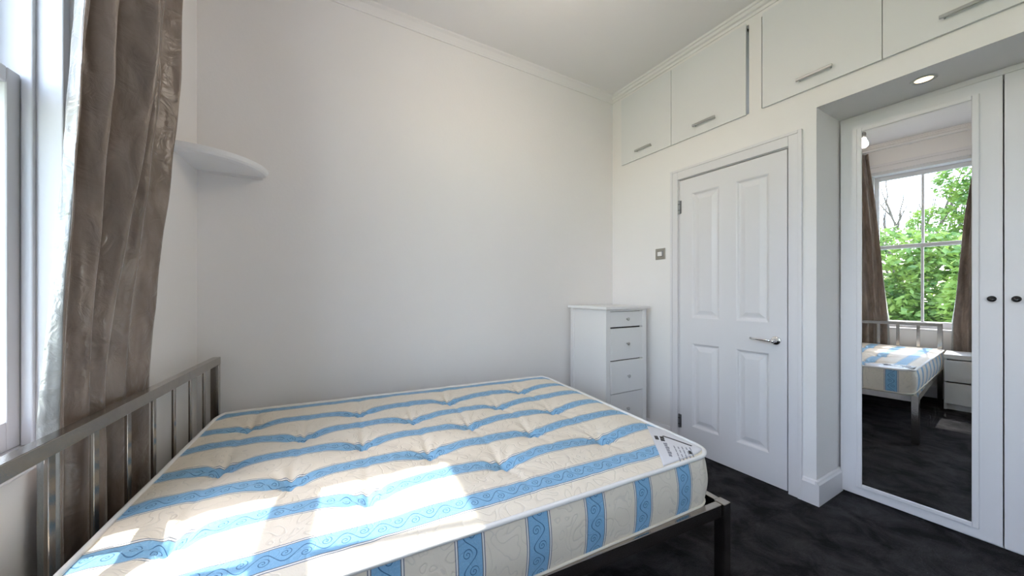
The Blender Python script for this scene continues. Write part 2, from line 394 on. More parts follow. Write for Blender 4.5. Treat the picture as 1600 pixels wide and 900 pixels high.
# door lining and architrave
dl = MB().box(XR + .0, XR + .1, D1 + .005, D1 + .03, 0, DH + .03).box(XR + .0, XR + .1, D0 - .03, D0 - .006, 0, DH + .03).box(XR, XR + .1, D0 - .006, D1 + .005, DH + .006, DH + .03)
dlo = struct(dl.build('trim_4', M['gloss']), 'white lining and architrave framing the panelled door', 'door frame')
ar = MB()
def archi(y0, y1, z0, z1): ar.box(XR - .016, XR, y0, y1, z0, z1)
archi(D1 + .010, D1 + .070, 0, DH + .085); archi(D0 - .075, D0 - .010, 0, DH + .085); archi(D0 - .010, D1 + .010, DH + .010, DH + .085)
ar.build('architrave', M['gloss'], dlo, .003)
arb = MB()
arb.box(XR - .021, XR - .016, D1 + .052, D1 + .070, 0, DH + .085).box(XR - .021, XR - .016, D0 - .075, D0 - .057, 0, DH + .085).box(XR - .021, XR - .016, D0 - .057, D1 + .052, DH + .067, DH + .085)
arb.build('architrave_bead', M['gloss'], dlo, .002)
# ------------------------------------------------------------------ door
def door():
    x0, x1 = XR - .002, XR + .036
    yl = [D0 + .0, D0 + .092, D0 + .281, D0 + .389, D0 + .584, D1]      # stile | panel | muntin | panel | stile  (from handle side)
    zs = [.008, .190, .790, .972, 1.872, DH]
    m = MB()
    m.box(x0, x1, yl[0], yl[1], zs[0], zs[5]).box(x0, x1, yl[4], yl[5], zs[0], zs[5])
    for z0, z1 in ((0, 1), (2, 3), (4, 5)): m.box(x0, x1, yl[1], yl[4], zs[z0], zs[z1])
    for z0, z1 in ((1, 2), (3, 4)): m.box(x0, x1, yl[2], yl[3], zs[z0], zs[z1])
    d = struct(m.build('door_1', M['gloss']), 'white four-panel bedroom door with chrome lever handle', 'door')
    for ya, yb in ((yl[1], yl[2]), (yl[3], yl[4])):
        for za, zb in ((zs[1], zs[2]), (zs[3], zs[4])):
            v = []; steps = [(0, 0), (.006, .003), (.014, .011), (.022, .0125), (.030, .011), (.052, .0035), (.056, .003)]
            for ins, dep in steps:
                for y, z in ((ya + ins, za + ins), (yb - ins, za + ins), (yb - ins, zb - ins), (ya + ins, zb - ins)): v.append((x0 + dep, y, z))
            p = MB(); p.v = v
            for i in range(len(steps) - 1):
                for k in range(4):
                    l = (k + 1) % 4; p.f.append((i * 4 + k, i * 4 + l, i * 4 + 4 + l, i * 4 + 4 + k))
            e = (len(steps) - 1) * 4; p.f.append((e, e + 1, e + 2, e + 3))
            b = len(p.v)
            o = p.build('panel', M['gloss'], d, fix=True)
    # lever handle
    hy, hz = D0 + .055, .870
    h = MB().lathe([(.0, x0 - .001), (.026, x0 - .001), (.026, x0 - .006), (.023, x0 - .010), (.011, x0 - .010), (.0105, x0 - .034), (.013, x0 - .042), (.011, x0 - .052), (0, x0 - .054)], (0, hy, hz), 'x', 28).build('handle', M['chrome'], d, smooth=True)
    h['label'] = 'chrome lever handle'
    MB().tube([(x0 - .044, hy, hz), (x0 - .046, hy + .04, hz + .001), (x0 - .046, hy + .08, hz + .003), (x0 - .044, hy + .122, hz + .006)], [.0085, .0075, .007, .0062], 12).build('lever', M['chrome'], h, smooth=True)
    for z in (1.787, .203):
        hg = MB().tube([(x0 - .004, D1 + .003, z - .05), (x0 - .004, D1 + .003, z + .05)], .0065, 10)
        hg.box(x0 - .002, x0 + .0, D1 - .014, D1 + .012, z - .048, z + .048)
        ho = hg.build('hinge', M['hinge'], d)
        for dz in (-.022, .022): MB().tube([(x0 - .004, D1 + .003, z + dz - .002), (x0 - .004, D1 + .003, z + dz + .002)], .0075, 10).build('hinge_knuckle', M['gap'], ho)
    return d
door()
# ------------------------------------------------------------------ light switch
sw = tag(empty('light_switch', (XR, 1.815, 1.457)), 'brushed metal light switch with white rocker left of the door', 'switch')
MB().box(-.006, 0, -.043, .043, -.043, .043).build('plate', M['plate'], sw, .002)
MB().box(-.009, -.006, -.024, .024, -.020, .020).build('rocker_surround', M['hinge'], sw, .001)
MB().box(-.013, -.008, -.019, .019, -.017, .017).build('rocker', M['rocker'], sw, .001)
# ------------------------------------------------------------------ overhead cupboards
def cupboard(y_hi, y_lo, ysplit, lab):
    root = tag(empty('overhead_cupboard', (XR, (y_hi + y_lo) / 2, 2.27)), lab, 'cupboard', 'overhead cupboards')
    oy = (y_hi + y_lo) / 2; oz = 2.27
    c = MB(); a, b_ = y_lo + .012 - oy, y_hi - .012 - oy; z0, z1 = 2.277 - oz, 2.833 - oz
    c.box(.004, .5, a, a + .016, z0, z1).box(.004, .5, b_ - .016, b_, z0, z1).box(.004, .5, a, b_, z0, z0 + .016).box(.004, .5, a, b_, z1 - .016, z1).box(.49, .5, a, b_, z0, z1)
    c.build('carcass', M['satin'], root)
    for ya, yb in ((ysplit, y_hi), (y_lo, ysplit)):
        d = MB().box(-.0155, -.003, ya + .0015 - oy, yb - .0015 - oy, .0, .572).build('door', M['satin'], root, .0015)
        yc = (ya + yb) / 2 - oy; z = .066
        h = MB().box(-.044, -.034, yc - .08, yc + .08, z - .0075, z + .0075).build('handle', M['handle2'], d, .003)
        h['label'] = 'slim metal bar handle'
        for e in (-.068, .068): MB().tube([(-.036, yc + e, z), (-.015, yc + e, z)], .004, 8).build('handle_post', M['handle'], root)
    return root
cupboard(2.206, 1.183, 1.712, 'white two-door overhead cupboard built in above the panelled door')
cupboard(1.093, .06, .577, 'white two-door overhead cupboard built in above the mirrored wardrobe')
# ------------------------------------------------------------------ built-in wardrobe
wr = tag(empty('built_in_wardrobe', (XA, .27, 0)), 'white built-in wardrobe in the alcove with a tall mirror on its door', 'wardrobe')
ox, oy = XA, .27
c = MB()
c.box(.022, .5, AE + .006 - oy, AE + .026 - oy, 0, SOF - .03).box(.022, .5, AY - .026 - oy, AY - .006 - oy, 0, SOF - .03)
c.box(.022, .5, AE + .026 - oy, AY - .026 - oy, SOF - .05, SOF - .03).box(.49, .5, AE + .026 - oy, AY - .026 - oy, 0, SOF - .05).box(.022, .5, AE + .026 - oy, AY - .026 - oy, 0, .012)
c.build('carcass', M['satin'], wr)
MB().box(.008, .03, AE + .004 - oy, AY - .004 - oy, SOF - .028, SOF - .002).build('scribe_strip', M['gloss'], wr)
edges = [AY - .008, .269, -.281, -.831, AE + .008]
MIRROR_TILT = R(.78)
for i in range(4):
    ya, yb = edges[i + 1] + .002, edges[i] - .002
    d = MB().box(0, .02, ya - oy, yb - oy, .012, SOF - .032).build('door', M['gloss'], wr, .002)
    if i == 0:                                          # this door stands a touch off square
        d.rotation_euler = (0, 0, MIRROR_TILT); yp = ya - oy
        d.location = (yp * math.sin(MIRROR_TILT), yp - yp * math.cos(MIRROR_TILT), 0)
    if i in (0, 2):
        m0, m1, z0, z1 = .3556 + (ya - .271), .731 + (ya - .271), .080, 2.052
        mo = MB().box(-.0045, -.0005, m0 - oy, m1 - oy, z0, z1).build('mirror', M['mirror'], d)
        mo['label'] = 'tall mirror glass'
        fr = MB(); e = .022
        for q0, q1, t0, t1 in ((m0 - e, m0 - .0005, z0 - e, z1 + e), (m1 + .0005, m1 + e, z0 - e, z1 + e), (m0, m1, z0 - e, z0 - .0005), (m0, m1, z1 + .0005, z1 + e)):
            fr.box(-.010, .0, q0 - oy, q1 - oy, t0, t1)
        fr.build('mirror_frame', M['gloss'], d, .003)
    ky = (ya + .0275 if i in (0, 2) else yb - .033) - oy
    k = MB().lathe([(0, -.024), (.010, -.0235), (.0135, -.019), (.0135, -.014), (.008, -.008), (.006, -.004), (.007, .0), (0, .001)], (0, ky, 1.124), 'x', 20).build('knob', M['black'], d, smooth=True)
    k['label'] = 'small black round knob'
# ------------------------------------------------------------------ downlight
dn = tag(empty('recessed_downlight', (2.515, .472, SOF)), 'small lit recessed spotlight in the soffit above the mirror', 'light')
MB().lathe([(.030, .0), (.044, .0), (.044, -.003), (.040, -.005), (.031, -.003), (.030, .0)], n=32).build('bezel', M['handle'], dn, smooth=True)
MB().lathe([(0, -.0015), (.030, -.0015), (.030, -.0005), (0, -.0005)], n=32).build('lamp', emis('downlight_lens', (1, .80, .50), DOWNLIGHT_STRENGTH), dn)
# ------------------------------------------------------------------ corner shelf
cs = tag(empty('corner_shelf', (W0.x, YF, 0)), 'white quarter-round corner shelf high on the wall beside the curtain', 'shelf')
def quarter(rad, z0, z1, inset):
    a0 = WROT; a1 = 0.0
    pts = [(inset, -inset)]
    for k in range(25):
        t = a0 + (a1 - a0) * k / 24
        pts.append((rad * math.cos(t), rad * math.sin(t)))
    return MB().quadbox(pts, z0, z1)
def qdome(rad, z):
    v = []; f = []; a0 = WROT; n = 28
    prof = [(1.0, z), (.997, z - .006), (.985, z - .020), (.96, z - .029), (.90, z - .034), (0, z - .036)]
    m = MB()
    for r_, zz in [(0.0, z)] + prof:
        for k in range(n + 1):
            t = a0 + (0 - a0) * k / n
            m.v.append((max(rad * r_, .0005) * math.cos(t), max(rad * r_, .0005) * math.sin(t), zz))
    for i in range(len(prof)):
        for k in range(n): m.f.append((i * (n + 1) + k, i * (n + 1) + k + 1, (i + 1) * (n + 1) + k + 1, (i + 1) * (n + 1) + k))
    m.f.append(tuple(i * (n + 1) for i in range(1, len(prof) + 1))); m.f.append(tuple(i * (n + 1) + n for i in range(1, len(prof) + 1)))
    return m
qdome(.297, 1.806).build('shelf_board', mat('shelf_white', (.84, .835, .84), .4), cs)
def along(s0, s1, z): pass
MB().box(.02, .27, -.006, -.001, 1.760, 1.772).build('wall_bracket', M['lacquer'], cs)
# ------------------------------------------------------------------ chest of drawers
def chest():
    X0, X1, Y0, Y1, H = 1.872, 2.305, 1.88, 2.285, 1.05
    rt = tag(empty('chest_of_drawers', (X0, Y0, 0)), 'tall narrow white chest of drawers in the corner beside the door', 'chest of drawers')
    W, D = X1 - X0, Y1 - Y0
    for x, y in ((0, 0), (W - .042, 0), (0, D - .042), (W - .042, D - .042)):
        MB().box(x, x + .042, y, y + .042, 0, H - .022).build('corner_post', M['lacquer'], rt, .002)
    for x in (.006, W - .018): MB().box(x, x + .012, .042, D - .042, .10, H - .022).build('side_panel', M['lacquer'], rt)
    MB().box(.042, W - .042, D - .02, D - .008, .10, H - .022).build('back_panel', M['lacquer'], rt)
    MB().box(-.022, W + .022, -.022, D + .01, H - .022, H).build('top_board', M['lacquer'], rt, .004)
    MB().box(.042, W - .042, .004, .022, .10, .150).build('plinth', M['lacquer'], rt)
    MB().box(.043, W - .043, .03, .05, .15, H - .024).build('gap_shade_sheet', M['gap'], rt)  # near-black sheet standing in for the shade between the drawer fronts
    MB().box(.042, W - .042, .002, .02, H - .036, H - .023).build('front_rail', M['lacquer'], rt)
    for z0, z1, dy, rot in ((.897, 1.010, .003, 0), (.650, .886, .0, .006), (.405, .643, -.008, -.010), (.156, .399, .001, .004)):
        d = MB().box(-(W - .088) / 2, (W - .088) / 2, 0, .018, 0, z1 - z0).build('drawer', M['lacquer'], rt, .002)
        d.location = (W / 2, dy, z0); d.rotation_euler = (0, rot * .3, rot)
        zc = (z1 - z0) / 2
        MB().lathe([(0, -.024), (.008, -.0235), (.0125, -.018), (.0115, -.012), (.006, -.008), (.005, .0), (0, .001)], (0, 0, zc), 'y', 18).build('knob', M['handle'], d, smooth=True)['label'] = 'small metal knob'
chest()
# ------------------------------------------------------------------ bed frame
HP = Vector((-.412, 2.285)); ud = Vector((-math.sin(WA), -math.cos(WA)))    # far head post, direction along the headboard
HL = 1.39
NP = HP + ud * HL
FF = Vector((1.495, 2.105)); FN = Vector((1.352, .757))                     # foot legs
bf = tag(empty('bed_frame', (NP.x, NP.y, 0)), 'metal double bed frame with slatted headboard under the striped mattress', 'bed')
def bl(p, z): return (p[0] - NP.x, p[1] - NP.y, z)
RZ = .825
for p in (HP, NP): MB().bar(bl(p, 0), bl(p, RZ - .036), .034, .036).build('head_post', M['steel'], bf, .002)
MB().bar(bl(HP - ud * .018, RZ - .018), bl(NP + ud * .018, RZ - .018), .034, .036).build('top_rail', M['steel'], bf, .002)
MB().bar(bl(HP + ud * .018, .40), bl(NP - ud * .018, .40), .022, .03).build('lower_rail', M['steel'], bf, .002)
for k in range(1, 9):
    p = HP + ud * (HL * k / 9)
    MB().bar(bl(p, .415), bl(p, RZ - .036), .008, .026).build('slat', M['steel'], bf, .0015)
for p in (FF, FN): MB().bar(bl(p, 0), bl(p, .365), .04, .04).build('foot_leg', M['steel'], bf, .002)
fd = (FF - FN).normalized(); 
MB().bar(bl(FN + fd * .021, .340), bl(FF - fd * .021, .340), .026, .046).build('foot_rail', M['steel'], bf, .002)
for a, b_ in ((HP, FF), (NP, FN)):
    d = (b_ - a).normalized()
    MB().bar(bl(a + d * .019, .340), bl(b_ - d * .021, .340), .026, .046).build('side_rail', M['steel'], bf, .002)
for k in range(12):
    t = .06 + .88 * k / 11
    p = HP.lerp(FF, t); q = NP.lerp(FN, t); e = (q - p).normalized() * .015
    MB().bar(bl(p + e, .338), bl(q - e, .338), .06, .012).build('base_slat', M['satin'], bf)
# ------------------------------------------------------------------ mattress
cC, cB, cA, cD = Vector((-.385, 2.252)), Vector((1.475, 2.10)), Vector((1.325, .775)), Vector((-.485, .865))
LEN, WID, MT, MBT = 1.86, 1.37, .545, .358
mr = tag(empty('mattress', (0.5, 1.5, MBT)), 'blue and cream striped tufted double mattress lying bare on the bed frame', 'mattress')
def plan(d, v):
    a, b_ = d / LEN, v / WID
    return (cC * (1 - a) + cB * a) * (1 - b_) + (cD * (1 - a) + cA * a) * b_
tufts = []
for k in range(1, 6):
    v = .07 + .2 * k
    st = .40 if k % 2 == 0 else .17
    d = st
    while d < LEN - .1:
        tufts.append((d, v)); d += .46
def ztop(d, v):
    e = max(0.0, min(d, LEN - d, v, WID - v))
    z = .018 * (1 - math.exp(-e / .05))
    for td, tv in tufts:
        dd, dv = d - td, v - tv
        r = math.hypot(dd, dv)
        if r > .32: continue
        z -= .050 * math.exp(-r / .068)
        z -= .010 * math.exp(-(dd / .012) ** 2) * math.exp(-abs(dv) / .11)
        th = math.atan2(dv, dd)
        z += .0065 * math.sin(9 * th + td * 30 + 2 * noise.noise((th, td, tv))) * math.exp(-r / .085) * min(1, r / .055)
    z += .004 * noise.noise((d * 5, v * 5, 1.3)) + .0018 * noise.noise((d * 22, v * 22, 4.1))
    ef = min(1, e / .04)
    return MT + z * (.25 + .75 * ef)
CR = .085
def rnd(d, v):
    def loc(x, L_):
        if x < CR: return -1, (CR - x) / CR
        if x > L_ - CR: return 1, (x - L_ + CR) / CR
        return 0, 0
    sd_, p = loc(d, LEN); sv, q = loc(v, WID)
    if sd_ and sv:
        x = p * math.sqrt(1 - q * q / 2); y = q * math.sqrt(1 - p * p / 2)
        d2 = CR - x * CR if sd_ < 0 else LEN - CR + x * CR
        v2 = CR - y * CR if sv < 0 else WID - CR + y * CR
        return d2, v2
    return d, v
ND, NV = 250, 184
mr_o = Vector((0.5, 1.5, MBT))
verts, faces, uvs = [], [], []
for i in range(ND + 1):
    for j in range(NV + 1):
        d, v = LEN * i / ND, WID * j / NV
        d2, v2 = rnd(d, v)
        p = plan(d2, v2); verts.append((p.x - mr_o.x, p.y - mr_o.y, ztop(d2, v2) - MBT)); uvs.append((d2, v2))
for i in range(ND):
    for j in range(NV):
        a = i * (NV + 1) + j; faces.append((a, a + 1, a + NV + 2, a + NV + 1))
def uvmesh(name, verts, faces, uvs, m, parent, flip=False):
    me = bpy.data.meshes.new(name); me.from_pydata(verts, [], [tuple(reversed(f)) for f in faces] if flip else faces); me.update()
    ul = me.uv_layers.new(name='UVMap')
    for lp in me.loops: ul.data[lp.index].uv = uvs[lp.vertex_index]
    for p in me.polygons: p.use_smooth = True
    me.materials.append(m); o = bpy.data.objects.new(name, me); COL.objects.link(o); o.parent = parent
    return o
tp = uvmesh('top_panel', verts, faces, uvs, M['tick'], mr)
# flip check: normals must point up
if tp.data.polygons[0].normal.z < 0:
    tp.data.flip_normals()
# boundary loop (from the near foot corner A along the front towards the head, and round)
loop = []
ns = 140
def bpt(d, v): 
    d2, v2 = rnd(d, v); return (d2, v2)
for i in range(180): loop.append(bpt(LEN - LEN * i / 180, WID))
for i in range(130): loop.append(bpt(0, WID - WID * i / 130))
for i in range(180): loop.append(bpt(LEN * i / 180, 0))
for i in range(130): loop.append(bpt(LEN, WID * i / 130))
P2 = [plan(*l) for l in loop]; nL = len(P2)
cen = plan(LEN / 2, WID / 2)
out = []
for i in range(nL):
    t = (P2[(i + 1) % nL] - P2[i - 1]).normalized(); o_ = Vector((t.y, -t.x))
    if o_.dot(P2[i] - cen) < 0: o_ = -o_
    out.append(o_)
arc = [0.0]
for i in range(nL): arc.append(arc[-1] + (P2[(i + 1) % nL] - P2[i]).length)
sv_, sf_, su_ = [], [], []
NZ = 16
for i in range(nL + 1):
    k = i % nL
    for j in range(NZ + 1):
        h = j / NZ
        z = MBT + (MT + .002 - MBT) * h
        bul = .012 * math.sin(PI * h) ** .7 + .003 * noise.noise((arc[i] * 9, h * 3, 2.2)) * math.sin(PI * h) - .004 * (1 - math.sin(PI * h))
        p = P2[k] + out[k] * bul
        sv_.append((p.x - mr_o.x, p.y - mr_o.y, z - MBT)); su_.append((h * (MT - MBT) + .01, arc[i] + .07 - .16))
for i in range(nL):
    for j in range(NZ):
        a = i * (NZ + 1) + j; sf_.append((a, a + NZ + 1, a + NZ + 2, a + 1))
so_ = uvmesh('side_border', sv_, sf_, su_, M['tick'], mr)
bm = bmesh.new(); bm.from_mesh(so_.data); bmesh.ops.recalc_face_normals(bm, faces=bm.faces[:]); bm.to_mesh(so_.data); bm.free()
MB().quadbox([(p.x - mr_o.x, p.y - mr_o.y) for p in (P2[i] for i in range(0, nL, 5))], .0, .004).build('underside', M['piping'], mr)
for zz in (MT + .001, MBT + .008):
    MB().tube([(P2[i].x - mr_o.x + out[i].x * .002, P2[i].y - mr_o.y + out[i].y * .002, zz - MBT + (ztop(*loop[i]) - MT if zz > .45 else 0)) for i in range(0, nL, 2)], .0075 if zz > .45 else .004, 8, closed=True).build('piping', M['piping'] if zz > .45 else M['tick'], mr, smooth=True)
for td, tv in tufts:
    p = plan(td, tv); z = ztop(td, tv) - MBT
    MB().lathe([(0, -.004), (.006, -.003), (.0085, .001), (.006, .004), (0, .005)], (p.x - mr_o.x, p.y - mr_o.y, z), 'z', 12).build('tuft_button', M['tick'], mr, smooth=True)
def patch(name, c4, m, parent, lift, nd=12, nv=12):          # a thin piece lying on the quilted top, corners given in (along, across)
    q = MB(); q00, q10, q11, q01 = c4
    for lev in (lift, lift - .004):
        for i in range(nd + 1):
            for j in range(nv + 1):
                a, b_ = i / nd, j / nv
                d, v = [(q00[k] * (1 - a) + q10[k] * a) * (1 - b_) + (q01[k] * (1 - a) + q11[k] * a) * b_ for k in (0, 1)]
                d2, v2 = rnd(min(d, LEN), min(v, WID)); p = plan(d2, v2)
                q.v.append((p.x - mr_o.x, p.y - mr_o.y, ztop(d2, v2) - MBT + lev))
    st = (nd + 1) * (nv + 1)
    for i in range(nd):
        for j in range(nv):
            a = i * (nv + 1) + j; q.f.append((a, a + 1, a + nv + 2, a + nv + 1)); q.f.append((st + a + nv + 1, st + a + nv + 2, st + a + 1, st + a))
    for i in range(nd):
        for a, b_ in ((i * (nv + 1), (i + 1) * (nv + 1)), (i * (nv + 1) + nv, (i + 1) * (nv + 1) + nv)): q.f.append((a, b_, st + b_, st + a))
    for j in range(nv):
        for a, b_ in ((j, j + 1), (nd * (nv + 1) + j, nd * (nv + 1) + j + 1)): q.f.append((a, b_, st + b_, st + a))
    return q.build(name, m, parent, smooth=True)
lb = patch('corner_label', ((1.80, 1.085), (1.595, 1.358), (1.845, 1.350), (1.852, 1.105)), M['label'], mr, .004, 36, 30)
lb['label'] = 'printed triangular satin label on the mattress corner'
E1 = Vector((-.205, .273)).normalized(); E2 = Vector((.273, .205)).normalized()     # along the label's diagonal, and across it
def mark(o, a0, a1, b0, b1, m=None):
    o = Vector(o); c4 = [tuple(o + E1 * a + E2 * b_) for a, b_ in ((a0, b0), (a1, b0), (a1, b1), (a0, b1))]
    patch('printed_mark', c4, m or M['ink'], lb, .0054, 6, 4)
mark((1.742, 1.205), -.018, .016, -.016, -.002); mark((1.742, 1.205), -.018, .002, .006, .022); mark((1.742, 1.205), .007, .026, .004, .020)
patch('printed_mark', ((1.772, 1.196), (1.780, 1.196), (1.810, 1.315), (1.802, 1.315)), M['ink'], lb, .0054, 4, 16)
for k in range(6): mark((1.728, 1.250), .001 + k * .0185, .014 + k * .0185, -.008, .006 - .003 * (k % 2), M['ink2'])
for r_ in range(5):
    for k in range(4 - (r_ > 2)): mark((1.722, 1.272), k * .026 + .004 * (r_ % 2), k * .026 + .020, .018 + r_ * .015, .0215 + r_ * .015, M['ink2'])
mark((1.752, 1.325), 0, .016, .012, .022)
# ------------------------------------------------------------------ curtains
# plan sections of the gathered curtain (along wall, out from wall), leading edge first: high up and just above the headboard
C_HI = [(.898, .020), (.925, .034), (.948, .060), (.936, .056), (.912, .034), (.903, .060), (.890, .096), (.87, .075), (.835, .042), (.812, .090), (.790, .150),
        (.765, .12), (.70, .055), (.665, .070), (.642, .100), (.61, .07), (.525, .042), (.485, .065), (.465, .090), (.445, .055), (.435, .030)]
C_LO = [(1.030, .022), (1.028, .034), (1.018, .052), (.992, .042), (.966, .026), (.948, .040), (.928, .056), (.914, .045), (.90, .026), (.88, .040), (.860, .057),
        (.83, .045), (.80, .026), (.775, .040), (.75, .053), (.72, .040), (.68, .026), (.63, .042), (.585, .048), (.555, .035), (.545, .025)]
def catmull(P, u):
    n_ = len(P) - 1; u = max(0, min(u, n_ - 1e-6)); k = int(u); f = u - k
    p0, p1, p2, p3 = P[max(k - 1, 0)], P[k], P[k + 1], P[min(k + 2, n_)]
    return [.5 * (2 * p1[c] + (p2[c] - p0[c]) * f + (2 * p0[c] - 5 * p1[c] + 4 * p2[c] - p3[c]) * f * f + (3 * p1[c] - p0[c] - 3 * p2[c] + p3[c]) * f ** 3) for c in (0, 1)]
def curtain(name, mirror_s, label, seed):
    rt = tag(empty(name), label, 'curtain', 'brown curtains'); inwall(rt)
    NH = 120; Z0, Z1 = .03, 2.83; nseg = len(C_HI) - 1
    def pt(u, h):
        z = Z0 + (Z1 - Z0) * h
        t = (z - .90) / 1.05
        ts = max(-.05, min(t, 1.35)); tn = max(0, min(t, 1)); tn = tn * tn * (3 - 2 * tn) * .6 + tn * .4
        a = catmull(C_HI, u); b_ = catmull(C_LO, u)
        s = b_[0] + (a[0] - b_[0]) * min(ts, 1)
        if t > 1: s += (t - 1) / .84 * ((.385 + (a[0] - .43) * .93) - a[0])
        n = b_[1] + (a[1] - b_[1]) * tn
        k = .35 + .65 * tn
        n += k * (.009 * noise.noise((u * .55 + seed, z * 3.1 + u * .5, 9)) + .004 * noise.noise((u * 1.3 + seed, z * 7 - u, 3)))
        s += k * (.007 * noise.noise((u * .5 + 3, z * 2.3 + seed, seed)) + .004 * noise.noise((u * 1.1, z * 6 + u, seed)))
        return ((mirror_s - s) if mirror_s else s, max(n, .0195), z)
    def sheet(nm, u0, u1, na, m):
        q = MB()
        for i in range(na + 1):
            for j in range(NH + 1): q.v.append(pt(u0 + (u1 - u0) * i / na, j / NH))
        for i in range(na):
            for j in range(NH):
                a = i * (NH + 1) + j; q.f.append((a, a + 1, a + NH + 2, a + NH + 1))
        o = q.build(nm, m, rt, smooth=True, fix=False)
        so2 = o.modifiers.new('solid', 'SOLIDIFY'); so2.thickness = .0025; so2.offset = 0
        return o
    sheet('drape', 1.9, nseg, 150, M['silk'])
    l = sheet('lining_edge', 0, 1.9, 18, M['lining']); l['label'] = 'pale lining showing along the leading edge'
    q = MB()
    for i in range(81):
        s, n, z = pt(nseg * i / 80, 1.0)
        for dz in (-.06, .0): q.v.append((s, n + .004, z + dz - .002))
    for i in range(80): q.f.append((2 * i, 2 * i + 1, 2 * i + 3, 2 * i + 2))
    o = q.build('heading', M['silk'], rt, smooth=True, fix=False); m_ = o.modifiers.new('solid', 'SOLIDIFY'); m_.thickness = .004
    return rt
curtain('curtain', 0, 'brown silky curtain hanging behind the headboard beside the corner shelf', 1.7)
curtain('curtain', 2.53, 'brown silky curtain hanging behind the bedside drawers, seen in the mirror', 5.3)
tk = tag(empty('curtain_track', (0, 0, 0)), 'slim white curtain track above the window', 'curtain track'); inwall(tk)
MB().box(.30, 2.12, .050, .085, 2.842, 2.858).build('track_rail', M['lacquer'], tk, .002)
for s in (.45, 1.2, 1.95): MB().box(s - .012, s + .012, .0, .06, 2.850, 2.862).build('track_bracket', M['lacquer'], tk)
# ------------------------------------------------------------------ bedside drawers (seen in the mirror)
bs = tag(empty('bedside_drawers'), 'low white two-drawer bedside unit next to the headboard, seen in the mirror', 'bedside unit')
px_, py_ = wl(1.462, .125); bs.location = (px_, py_, 0); bs.rotation_euler = (0, 0, WROT)
MB().box(0, .018, 0, .38, 0, .50).build('side_panel', M['lacquer'], bs, .0015); MB().box(.462, .48, 0, .38, 0, .50).build('side_panel', M['lacquer'], bs, .0015)
MB().box(0, .48, 0, .395, .501, .545).build('top_board', M['lacquer'], bs, .002)
MB().box(.018, .462, .0, .012, .02, .50).build('back_panel', M['lacquer'], bs)
MB().box(.018, .462, .34, .355, 0, .055).build('plinth', M['lacquer'], bs)
for z0, z1 in ((.06, .268), (.282, .490)):
    MB().box(.003, .477, .381, .398, z0, z1).build('drawer', M['lacquer'], bs, .0015)
# ------------------------------------------------------------------ pendant bulb (seen in the mirror)
pl = tag(empty('pendant_bulb', (.95, 1.14, ZC - .05)), 'bare lit bulb hanging from the ceiling, glimpsed at the mirror edge', 'light')
MB().lathe([(0, .05), (.045, .05), (.042, .036), (.012, .026), (0, .026)], n=24).build('ceiling_rose', M['rocker'], pl, smooth=True)
MB().tube([(0, 0, .03), (0, 0, -.255)], .003, 8).build('cord', M['rocker'], pl)
MB().lathe([(0, -.25), (.012, -.25), (.016, -.262), (.016, -.300), (.0, -.301)], n=20).build('lamp_holder', M['hinge'], pl, smooth=True)
MB().lathe([(0, -.302), (.013, -.303), (.016, -.318), (.026, -.340), (.030, -.358), (.026, -.376), (.014, -.387), (0, -.390)], n=24).build('bulb', emis('warm_bulb', (1, .88, .74), BULB_STRENGTH), pl, smooth=True)
# ------------------------------------------------------------------ outside
M['bounce_paving'] = mat('pale_bounce_paving', (.36, .34, .31), .9, var=.15, vscale=2, bump=.5, bscale=10)  # pale so the unseen ground throws warm light up to the ceiling
M['lawn'] = mat('garden_lawn', (.10, .20, .04), .9, var=.4, vscale=1.2, bump=.8, bscale=8)
M['bark'] = mat('grey_brown_bark', (.16, .13, .11), .9, var=.3, vscale=10, bump=.8, bscale=20)
def leafmat(name, a, b_):
    m = bpy.data.materials.new(name); m.use_nodes = True; t = m.node_tree; p = t.nodes['Principled BSDF']; o = t.nodes['Material Output']
    c = N(t, 'ShaderNodeTexCoord'); n = N(t, 'ShaderNodeTexNoise'); n.inputs['Scale'].default_value = 2.2; n.inputs['Detail'].default_value = 4
    t.links.new(c.outputs['Object'], n.inputs['Vector'])
    r = N(t, 'ShaderNodeValToRGB'); r.color_ramp.elements[0].position = .35; r.color_ramp.elements[1].position = .65
    r.color_ramp.elements[0].color = (*a, 1); r.color_ramp.elements[1].color = (*b_, 1)
    t.links.new(n.outputs['Fac'], r.inputs['Fac']); t.links.new(r.outputs['Color'], p.inputs['Base Color']); p.inputs['Roughness'].default_value = .55
    tr = N(t, 'ShaderNodeBsdfTranslucent'); t.links.new(r.outputs['Color'], tr.inputs['Color'])
    x = N(t, 'ShaderNodeMixShader'); x.inputs[0].default_value = .3
    t.links.new(p.outputs[0], x.inputs[1]); t.links.new(tr.outputs[0], x.inputs[2]); t.links.new(x.outputs[0], o.inputs['Surface'])
    return m
M['leaf1'] = leafmat('fresh_green_leaves', (.09, .20, .025), (.42, .50, .07))
M['leaf2'] = leafmat('mid_green_leaves', (.06, .15, .03), (.27, .40, .08))
GZ = -3.2
tag(MB().quadbox([(-45, -30), (-6.5, -30), (-6.5, 40), (-45, 40)], GZ - .3, GZ).build('garden_lawn', M['lawn']), 'green garden ground below the window', 'lawn', kind='structure')
tag(MB().quadbox([(-6.5, -30), (-1.2, -30), (-1.2, 40), (-6.5, 40)], GZ - .3, GZ).build('bounce_terrace', M['bounce_paving']), 'unseen pale ground added below the window to bounce light indoors', 'bounce_terrace', kind='structure')  # strip of ground added to reflect sunlight up through the windows
